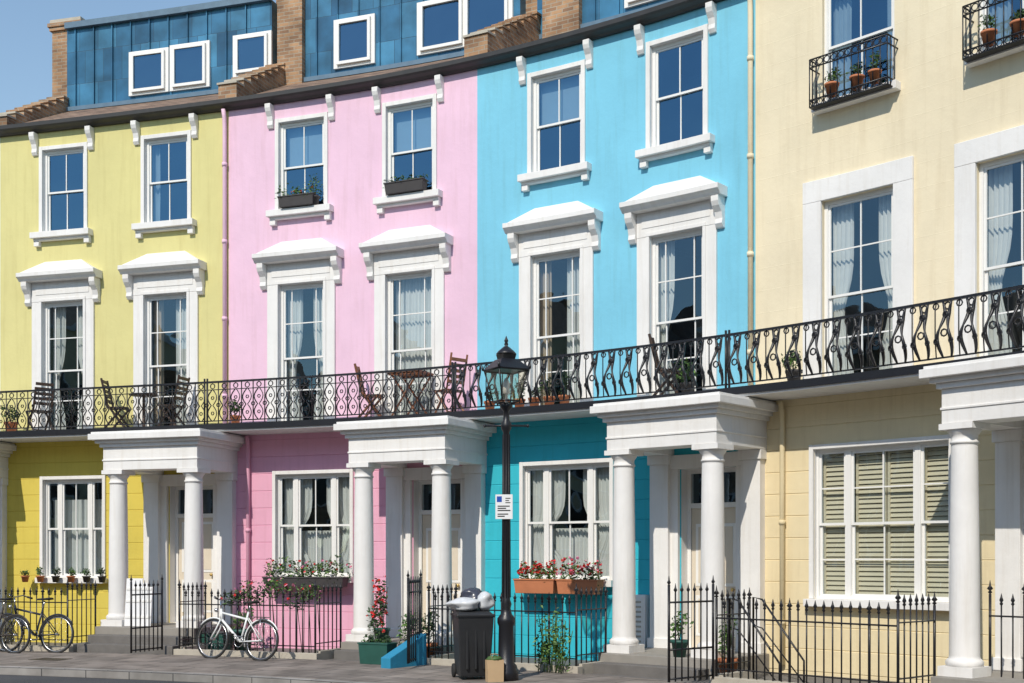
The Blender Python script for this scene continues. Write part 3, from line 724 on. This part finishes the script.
box(mb, SX, -.12, .12, -.006, .004, 0, .34, 'signwhite'); box(mb, SX, -.1, -.03, -.0075, -.0062, .235, .315, 'signblue')
for z, w_ in ((.28, .07), (.25, .05), (.22, .07)): box(mb, SX, .02, .02+w_, -.0075, -.0062, z, z+.013, 'signblack')
for z, w_ in ((.17, .17), (.14, .12), (.11, .18), (.06, .15), (.03, .1)): box(mb, SX, -.09, -.09+w_, -.0075, -.0062, z, z+.016, 'signblack')
box(mb, SX, .0, .06, .004, .03, .1, .13, 'iron'); mb.done()
cu = bpy.data.curves.new('letter_p', 'FONT'); cu.body = 'P'; cu.size = .085; cu.materials.append(M['signwhite'])
to = bpy.data.objects.new('letter_p', cu); COL.objects.link(to); to.parent = sgn; to.matrix_parent_inverse = Matrix.Translation(sgn.location).inverted()
to.matrix_world = SX @ Matrix.Translation((-.087, -.0085, .246)) @ Matrix.Rotation(pi/2, 4, 'X')

# ------------------------------------------------------------------ wheelie bin with rubbish bags
def lump(mb, c, rad, k, seed=1, n=22, m_=16, top=.0):
    rnd = random.Random(seed); ph = [rnd.uniform(0, 6) for _ in range(8)]
    vs = []; fs = []
    for i in range(m_+1):
        v = pi*i/m_
        for j in range(n):
            u = 2*pi*j/n; r_ = 1+.12*sin(3*u+ph[0]+2*v)+.1*sin(5*v+ph[1]+u)+.07*abs(sin(4.5*u+ph[2]-4*v))+.05*sin(13*u+ph[3]+7*v)*sin(v)+.02*rnd.uniform(-1, 1)
            vs.append(Vector(c)+Vector((rad[0]*sin(v)*cos(u)*r_, rad[1]*sin(v)*sin(u)*r_, rad[2]*cos(v)*(1.+.1*sin(u*2+ph[4])*sin(v)))))
    for i in range(m_):
        for j in range(n): fs.append([i*n+j, i*n+(j+1) % n, (i+1)*n+(j+1) % n, (i+1)*n+j])
    mb.add(vs, fs, k, None, True)
bn = E('wheelie_bin', (-.56, 16.95, 0)); mb = MB('body', bn, .012); BX = Matrix.Translation((-.56, 16.95, 0)) @ Matrix.Rotation(radians(12), 4, 'Z')
frustum(mb, BX, (-.21, .21, -.24, .22), .05, (-.25, .25, -.31, .27), .88, 'plastic')
box(mb, BX, -.27, .27, -.33, .29, .881, .92, 'plastic')
for sx in (-.12, .0, .12): box(mb, BX, sx-.02, sx+.02, -.295, -.25, .15, .75, 'plastic')
frustum(mb, BX @ Matrix.Translation((0, .02, .921)) @ Matrix.Rotation(radians(8), 4, 'X'), (-.27, .27, -.35, .3), .0, (-.22, .22, -.28, .25), .06, 'plastic')
tube(mb, [BX @ Vector((-.25, .34, .9)), BX @ Vector((.25, .34, .9))], .018, 'plastic', 8)
for sx in (-.25, .22): lathe(mb, BX @ Matrix.Translation((sx, .22, .1)) @ Matrix.Rotation(pi/2, 4, 'Y'), [(.03, -.01), (.1, 0), (.1, .04), (.03, .05)], 'rubber', 16)
mb.done()
rb = E('rubbish_bag', (-.6, 16.9, 1.1)); mb = MB('bag', rb); lump(mb, BX @ Vector((-.12, -.05, 1.05)), (.22, .2, .10), 'bag', 3); lump(mb, BX @ Vector((.02, .08, 1.15)), (.15, .14, .13), 'bagdark', 8); lump(mb, BX @ Vector((.17, -.05, 1.09)), (.12, .14, .14), 'bag', 5); mb.done()
pb = E('paper_bag', (-.2, 16.55, 0)); mb = MB('bag', pb); PX = Matrix.Translation((-.24, 16.5, 0)) @ Matrix.Rotation(.3, 4, 'Z')
frustum(mb, PX, (-.11, .11, -.07, .07), 0, (-.12, .12, -.05, .05), .3, 'paper'); lump(mb, PX @ Vector((0, 0, .31)), (.1, .05, .05), 'leaf', 9)
for sy in (-.04, .04): tube(mb, [PX @ Vector((-.05, sy, .3)), PX @ Vector((-.04, sy, .38)), PX @ Vector((.04, sy, .38)), PX @ Vector((.05, sy, .3))], .004, 'paper', 4)
mb.done()

# ------------------------------------------------------------------ bicycles
def bicycle(loc, ang, k, lean=6, basket=False):
    root = E('bicycle', loc); X = Matrix.Translation(loc) @ Matrix.Rotation(ang, 4, 'Z') @ Matrix.Rotation(radians(lean), 4, 'X')
    f = lambda x, y, z: X @ Vector((x, y, z))
    wh = MB('wheels', root); fm = MB('frame', root); R_ = .33
    for cx in (-.52, .52):
        tube(wh, [f(cx+R_*cos(2*pi*i/32), 0, R_+R_*sin(2*pi*i/32)) for i in range(32)], .018, 'rubber', 8, True)
        tube(wh, [f(cx+.305*cos(2*pi*i/32), 0, R_+.305*sin(2*pi*i/32)) for i in range(32)], .010, 'chrome', 6, True)
        for i in range(20):
            t = 2*pi*i/20; tube(wh, [f(cx+.02*cos(t+.9), .025*(-1)**i, R_+.02*sin(t+.9)), f(cx+.3*cos(t), 0, R_+.3*sin(t))], .0016, 'chrome', 3)
        tube(wh, [f(cx, -.05, R_), f(cx, .05, R_)], .022, 'chrome', 10)
        tube(fm, [f(cx+.36*cos(a_), 0, R_+.36*sin(a_)) for a_ in [radians(q) for q in (range(20, 150, 12) if cx < 0 else range(30, 200, 12))]], .014, k, 5)
    bb = (.08, 0, .30); seat = (.20, 0, .80); head0 = (-.35, 0, .66); head1 = (-.39, 0, .84)
    tube(fm, [f(*bb), f(*seat)], .018, k, 8); tube(fm, [f(*bb), f(*head0)], .022, k, 8); tube(fm, [f(.17, 0, .68), f(-.37, 0, .78)], .019, k, 8)
    tube(fm, [f(*head0), f(*head1)], .024, k, 8); tube(fm, [f(*head1), f(-.41, 0, .98)], .014, 'chrome', 8)
    for sy in (-.05, .05):
        tube(fm, [f(bb[0], sy*.6, bb[2]), f(.52, sy, R_)], .011, k, 6); tube(fm, [f(.18, sy*.4, .72), f(.52, sy, R_)], .009, k, 6)
        tube(fm, [f(-.35, sy*.8, .66), f(-.42, sy, .5), f(-.52, sy, R_)], .013, k, 6)
    tube(fm, [f(.2, 0, .8), f(.225, 0, .93)], .013, 'chrome', 6)
    vs = []; prof = [(-.14, .03, .0), (-.05, .045, .005), (.05, .08, .01), (.12, .085, .02), (.15, .05, .02)]
    for (x, w_, h) in prof:
        for (yy, zz) in ((-1, -.3), (-1, .2), (-.5, .6), (.5, .6), (1, .2), (1, -.3)): vs.append(f(.22+x, yy*w_, .95+h+zz*.035))
    fs = [[i*6+j, i*6+(j+1) % 6, (i+1)*6+(j+1) % 6, (i+1)*6+j] for i in range(4) for j in range(6)]+[[5, 4, 3, 2, 1, 0], [24, 25, 26, 27, 28, 29]]
    fm.add(vs, fs, 'rubber', None, True)
    tube(fm, [f(-.30, -.28, 1.0), f(-.38, -.2, 1.04), f(-.42, -.05, 1.0), f(-.42, .05, 1.0), f(-.38, .2, 1.04), f(-.30, .28, 1.0)], .012, 'chrome', 6)
    for sy in (-.28, .28): tube(fm, [f(-.33, sy*.9, 1.015), f(-.24, sy*1.02, .99)], .018, 'rubber', 8)
    tube(fm, [f(bb[0]+.09*cos(2*pi*i/16), -.05, bb[2]+.09*sin(2*pi*i/16)) for i in range(16)], .008, 'chrome', 5, True)
    tube(fm, [f(.08, -.05, .39), f(.52, -.05, .365)], .005, 'rubber', 4); tube(fm, [f(.08, -.05, .21), f(.52, -.05, .295)], .005, 'rubber', 4)
    for sg in (-1, 1):
        tube(fm, [f(bb[0], sg*.07, bb[2]), f(bb[0]+.12*sg, sg*.08, bb[2]-.12*sg)], .009, 'chrome', 6)
        Mp = X @ Matrix.Translation((bb[0]+.12*sg, sg*.12, bb[2]-.12*sg)); box(fm, Mp, -.045, .045, -.04, .04, -.01, .01, 'rubber')
    if basket:
        box(fm, X, .3, .62, -.07, .07, .715, .725, 'chrome')
        for sy in (-.06, .06): tube(fm, [f(.5, sy, .72), f(.52, sy*.9, R_)], .006, 'chrome', 4)
    lathe(fm, X @ Matrix.Translation((-.45, 0, .82)) @ Matrix.Rotation(-pi/2, 4, 'Y'), [(.015, 0), (.035, .02), (.035, .05), (.03, .06)], 'chrome', 10)
    wh.done(); fm.done()
def on_kerb(s, o, extra=0):
    p = P(s, o, 0); return (p.x, p.y, 0.), -theta(s)+extra
l, a = on_kerb(5.75, 2.85); bicycle(l, a-radians(6), 'bikewhite', -7, True)
l, a = on_kerb(1.2, 2.6); bicycle(l, a+radians(2), 'bikedark', -6)
l, a = on_kerb(.55, 2.85); bicycle(l, a-radians(5), 'rust', -5)

# ------------------------------------------------------------------ plants and pots
def trough(s, off, z, w, d, h, k, leaves=('leaf', 'leaf2'), fl=None, nf=0, ph=.16, n=260, name='window_box', size=.035):
    root = E(name, P(s, off, z)); mb = MB('trough', root, .005); Mx = FR(s, off, z)
    frustum(mb, Mx, (-w/2+.02, w/2-.02, -d/2+.02, d/2-.02), 0, (-w/2, w/2, -d/2, d/2), h, k); box(mb, Mx, -w/2-.012, w/2+.012, -d/2-.012, d/2+.012, h+.0005, h+.025, k)
    mb.done(); pl = MB('plants', root, recalc=False); c = max(1, int(w/.2))
    for i in range(c):
        x = -w/2+w*(i+.5)/c; p = Mx @ Vector((x, random.uniform(-.02, .02), h+ph*.5)); q = random.uniform(.7, 1.25)
        foliage(pl, p, (.15*q, .12, ph*q), n//c, size, leaves, fl, nf//c if fl else 0, .026)
    pl.done()
def pot(s, off, z, r, h, k='terra', ph=.3, pw=.2, n=160, leaves=('leaf', 'leaf2'), fl=None, nf=0, size=.04):
    root = E('potted_plant', P(s, off, z)); mb = MB('pot', root); Mx = FR(s, off, z)
    lathe(mb, Mx, [(r*.68, 0), (r*.92, h*.82), (r*1.05, h*.82), (r*1.08, h), (r*.92, h), (r*.9, h*.93)], k, 18); mb.done()
    pl = MB('plant', root, recalc=False)
    for i in range(5):
        t = random.uniform(0, 6); tube(pl, [Mx @ Vector((0, 0, h*.9)), Mx @ Vector((.3*pw*cos(t), .3*pw*sin(t), h+ph*.5)), Mx @ Vector((.6*pw*cos(t), .6*pw*sin(t), h+ph))], .005, 'leaf3', 4)
    for i in range(3):
        t = random.uniform(0, 6); foliage(pl, Mx @ Vector((pw*.35*cos(t), pw*.35*sin(t), h+ph*(.35+.25*i))), (pw*.7, pw*.7, ph*.4), n//3, size, leaves, fl, nf//3 if fl else 0, .026)
    pl.done()
trough(10.45, .33, 1.1, .78, .24, .22, 'terra', fl=('red',), nf=100, ph=.24, n=460); trough(11.3, .33, 1.1, .78, .24, .22, 'terra', fl=('red', 'red', 'petalpink'), nf=90, ph=.2, n=400)
trough(5.6, .3, 1.16, 1.7, .24, .16, 'planter', ('leaf', 'leaf3', 'leaf2'), ('petalpink', 'red'), 40, .24, 1000)
root = E('climbing_shrub', P(6.7, 2.2, 0)); pl = MB('foliage', root, recalc=False)
for i in range(16):
    s_ = random.uniform(4.9, 7.1); p = P(s_, 2.1, 0); tp = P(s_+random.uniform(-.1, .1), 2.2, random.uniform(1.0, 1.35))
    tube(pl, [p, tp], .006, 'leaf3', 4); foliage(pl, tp-Vector((0, 0, .1)), (.16, .12, .13), 60, .035, ('leaf', 'leaf2', 'leaf3'), ('petalpink', 'red'), 2)
pl.done()
for i in range(6): pot(-.75+i*.36, .26, 1.21, .08, .13, random.choice(['terra', 'planter', 'terra']), .1+.12*random.random(), .1, 80, random.choice([('leaf',), ('leaf2', 'leaf'), ('leaf3',)]), size=.028)
trough(5.35, .15, 8.36, .75, .2, .18, 'planter', ('leaf', 'leaf2'), ('red',), 8, .16, 170); trough(7.65, .15, 8.36, .8, .2, .18, 'planter', ('leaf3', 'leaf'), None, 0, .1, 170)
pot(5.72, .13, 8.36, .08, .16, 'planter', .35, .14, 90, size=.03)
pot(7.95, 1.45, .25, .13, .25, 'greenplastic', .7, .15, 220, ('leaf', 'leaf3'), ('red',), 50)
pot(8.15, 1.95, .0, .12, .3, 'planter', .5, .15, 140, ('leaf', 'leaf3'), ('red',), 20)
trough(8.65, 2.6, 0, .55, .3, .32, 'greenplastic', ('leaf3', 'leaf'), None, 0, .1, 160, 'planter_box'); pot(8.95, 2.1, 0, .16, .3, 'planter', .45, .2, 190); pot(9.15, 1.8, 0, .16, .3, 'terra', .5, .18, 190, ('leaf', 'leaf3'))
pot(4.5, .75, -.03, .2, .4, 'greenplastic', .3, .22, 160)
pot(14.75, 1.4, -.03, .15, .3, 'terra', .5, .16, 160, ('leaf2', 'leaf')); pot(13.9, 1.45, .25, .13, .25, 'greenplastic', .35, .15, 130)
root = E('garden_shrub', P(12.1, 2.5, 0)); pl = MB('foliage', root, recalc=False)
for i in range(16):
    t = random.uniform(-.3, .3); p = P(12.15+t, 2.48, 0); tp = p+Vector((random.uniform(-.16, .16), -.05, random.uniform(.4, .95)))
    tube(pl, [p, (p+tp)/2+Vector((.02, 0, 0)), tp], .006, 'leaf', 4)
    foliage(pl, (p+tp)/2+Vector((0, 0, .1)), (.08, .07, (tp.z)*.5), 40, .036, ('leaf', 'leaf2', 'leaf2'))
pl.done()
for i in range(6): pot(9.6+i*.3, .5, ZF+.001, .1, .2, 'terra', .16+.1*(i % 3), .13, 90, ('leaf', 'leaf3'), size=.03)
pot(13.4, .45, ZF+.001, .12, .22, 'planter', .3, .18, 120); pot(15.3, .5, ZF+.001, .12, .22, 'planter', .25, .16, 110)
pot(-.9, .5, ZF+.001, .13, .24, 'terra', .3, .2, 120); pot(4.2, .5, ZF+.001, .1, .2, 'terra', .25, .14, 100)

def balconette(s):
    root = E('window_balconette', P(s, .1, 8.3)); mb = MB('ironwork', root); w_ = .62; o = .28; z0, z1 = 8.26, 8.95
    path = [(s-w_, .0), (s-w_, o), (s+w_, o), (s+w_, .0)]
    for z in (z0, z0+.1, z1-.12, z1):
        for (p, q) in zip(path, path[1:]): ftube(mb, [(p[0], p[1], z), ((p[0]+q[0])/2, (p[1]+q[1])/2, z), (q[0], q[1], z)], .012, 'iron', 5)
    n = 11
    for i in range(n+1):
        x = s-w_+2*w_*i/n; ftube(mb, [(x, o, z0), (x, o, z1)], .009, 'iron')
        if i < n: fring(mb, x+w_/n, o, z1-.06, .045, .008, 'iron'); fring(mb, x+w_/n, o, z0+.05, .04, .008, 'iron')
    for x in (s-w_, s+w_):
        for oo in (.1, .2): ftube(mb, [(x, oo, z0), (x, oo, z1)], .009, 'iron')
    cbox(mb, s-w_, s+w_, .155, o, z0-.01, z0, 'iron')
    mb.done()
for s_ in (14.35+1.7, 14.35+4.05):
    balconette(s_)
    pot(s_-.3, .2, 8.36, .1, .18, 'terra', .2, .12, 90, size=.03); pot(s_+.1, .2, 8.36, .1, .17, 'terra', .15, .12, 90, ('leaf3', 'leaf'), size=.03); pot(s_+.38, .2, 8.36, .09, .17, 'terra', .25, .12, 80, size=.03)

# ------------------------------------------------------------------ balcony furniture
def chair(s, off, z, rot, k='wood', hb=1.02):
    root = E('folding_chair', P(s, off, z)); mb = MB('frame', root, .003); X = FR(s, off, z, rot)
    f = lambda x, y, zz: X @ Vector((x, y, zz))
    for sy in (-.2, .2):
        tube(mb, [f(-.22, sy, 0), f(.18, sy, .46)], .024, k, 4, smooth=False); tube(mb, [f(.24, sy*.9, 0), f(-.14, sy*.9, .5), f(-.26, sy*.9, hb)], .024, k, 4, smooth=False)
    for i in range(6): box(mb, X, -.16+i*.065, -.11+i*.065, -.2, .2, .44, .462, k)
    for i in range(5):
        zz = .56+i*.095; x = -.155-.1*(zz-.5)/.45; box(mb, X, x-.012, x+.008, -.18, .18, zz, zz+.06, k)
    for (x, zz) in ((-.17, .06), (.19, .06)): tube(mb, [f(x, -.2, zz), f(x, .2, zz)], .01, k, 4)
    mb.done()
chair(7.05, .4, ZF+.001, 0.35); chair(8.72, .4, ZF+.001, pi-.35, hb=1.08)
root = E('wooden_table', P(7.9, .4, ZF)); mb = MB('table', root, .003); X = FR(7.9, .4, ZF+.001)
for i in range(7): box(mb, X, -.33+i*.095, -.25+i*.095, -.28, .28, .80, .83, 'wood')
for sy in (-.24, .24):
    tube(mb, [X @ Vector((-.28, sy, 0)), X @ Vector((.28, sy, .79))], .022, 'wood', 4); tube(mb, [X @ Vector((.28, sy*.85, 0)), X @ Vector((-.28, sy*.85, .79))], .022, 'wood', 4)
    box(mb, X, -.32, .32, sy-.015, sy+.015, .765, .799, 'wood')
mb.done()
chair(1.5, .4, ZF+.001, .3, 'wooddark'); chair(2.75, .4, ZF+.001, pi, 'wooddark'); chair(13.0, .4, ZF+.001, .4, 'wooddark'); chair(-.3, .4, ZF+.001, 2.6, 'wooddark', .9)
root = E('balcony_table', P(2.1, .4, ZF)); mb = MB('table', root); X = FR(2.1, .4, ZF+.001)
lathe(mb, X, [(.2, 0), (.2, .02), (.03, .04), (.025, .66), (.28, .68), (.28, .70)], 'wooddark', 18); mb.done()

# ------------------------------------------------------------------ odds and ends
root = E('folded_garden_table', P(2.5, 1.5, .4)); mb = MB('boards', root, .004)
for i in range(3):
    X = FR(2.5+i*.09, 1.35-.03*i, .421, radians(10)) @ Matrix.Rotation(radians(-7), 4, 'X')
    box(mb, X, -.16, .16, -.012, .012, 0, .9-.08*i, 'signwhite')
    for q in (.15, .45, .68): box(mb, X, -.15, .15, -.025, -.0121, q, q+.05, 'frame')
mb.done()
root = E('meter_cabinet', P(12.25, .05, .2)); mb = MB('cabinet', root, .004); X = FR(12.28, .02, .25)
box(mb, X, -.16, .16, -.14, .0, 0, .85, 'signwhite'); box(mb, X, -.13, .13, -.155, -.1401, .03, .82, 'frame')
for i in range(9): box(mb, X, -.1, .1, -.165, -.1551, .08+i*.08, .11+i*.08, 'stone')
mb.done()
root = E('painted_stair_wall', P(9.42, 2.8, 0)); mb = MB('cheek', root, .01)
X = FR(9.42, 2.36, 0, radians(-8))
vs = [X @ Vector(p) for p in ((-.1, 0, -.05), (.1, 0, -.05), (.1, -.85, -.05), (-.1, -.85, -.05), (-.1, 0, .5), (.1, 0, .5), (.1, -.85, .16), (-.1, -.85, .16))]
mb.add(vs, [[0, 3, 2, 1], [4, 5, 6, 7], [0, 1, 5, 4], [1, 2, 6, 5], [2, 3, 7, 6], [3, 0, 4, 7]], 'bluedado'); mb.done()
root = E('recycling_box', P(4.25, 1.2, 0)); mb = MB('box', root, .01); X = FR(4.25, 1.2, -.03)
frustum(mb, X, (-.2, .2, -.15, .15), 0, (-.25, .25, -.19, .19), .34, 'greenplastic'); box(mb, X, -.26, .26, -.2, .2, .341, .37, 'plastic'); mb.done()
root = E('television_aerial', P(1.2, -5, 13.5)); mb = MB('rods', root); p = P(1.2, -5, RT-.1)
tube(mb, [p, p+Vector((0, 0, 1.6))], .015, 'chrome', 6); tube(mb, [p+Vector((-.4, 0, 1.5)), p+Vector((.5, 0, 1.55))], .01, 'chrome', 5)
for i in range(7): q = p+Vector((-.35+i*.13, 0, 1.51)); tube(mb, [q+Vector((0, -.2, 0)), q+Vector((0, .2, 0))], .006, 'chrome', 4)
mb.done()
root = E('manhole_cover', P(2.6, 3.8, .004)); mb = MB('plate', root); cbox(mb, 2.3, 2.9, 3.6, 4.0, .001, .006, 'rust'); mb.done()

# ------------------------------------------------------------------ light, sky, camera
el, az = radians(42), radians(203)   # azimuth clockwise from +Y
sd = Vector((sin(az)*cos(el), cos(az)*cos(el), sin(el)))
sun = bpy.data.lights.new('sun', 'SUN'); sun.energy = 3.8; sun.angle = radians(.5); sun.color = (1, .93, .82)
so = bpy.data.objects.new('sun', sun); COL.objects.link(so); so.rotation_euler = sd.to_track_quat('Z', 'Y').to_euler(); so.location = (-10, -10, 30)
w = bpy.data.worlds.new('World'); scene.world = w; w.use_nodes = True; nt = w.node_tree
sk = nt.nodes.new('ShaderNodeTexSky'); sk.sky_type = 'NISHITA'; sk.sun_disc = False; sk.sun_elevation = el; sk.sun_rotation = az
sk.air_density = 1.5; sk.dust_density = .1; sk.ozone_density = 2.5
bg = nt.nodes['Background']; bg.inputs[1].default_value = .15; nt.links.new(sk.outputs[0], bg.inputs[0])
cam = bpy.data.cameras.new('camera'); co = bpy.data.objects.new('camera', cam); COL.objects.link(co)
co.location = (0, 0, 1.7); co.rotation_euler = (pi/2, 0, 0); cam.sensor_width = 36; cam.lens = 1200/1024*36; cam.shift_y = (558-341.5)/1024; cam.clip_end = 2000
scene.camera = co
scene.view_settings.view_transform = 'Standard'; scene.view_settings.look = 'None'; scene.view_settings.exposure = 0
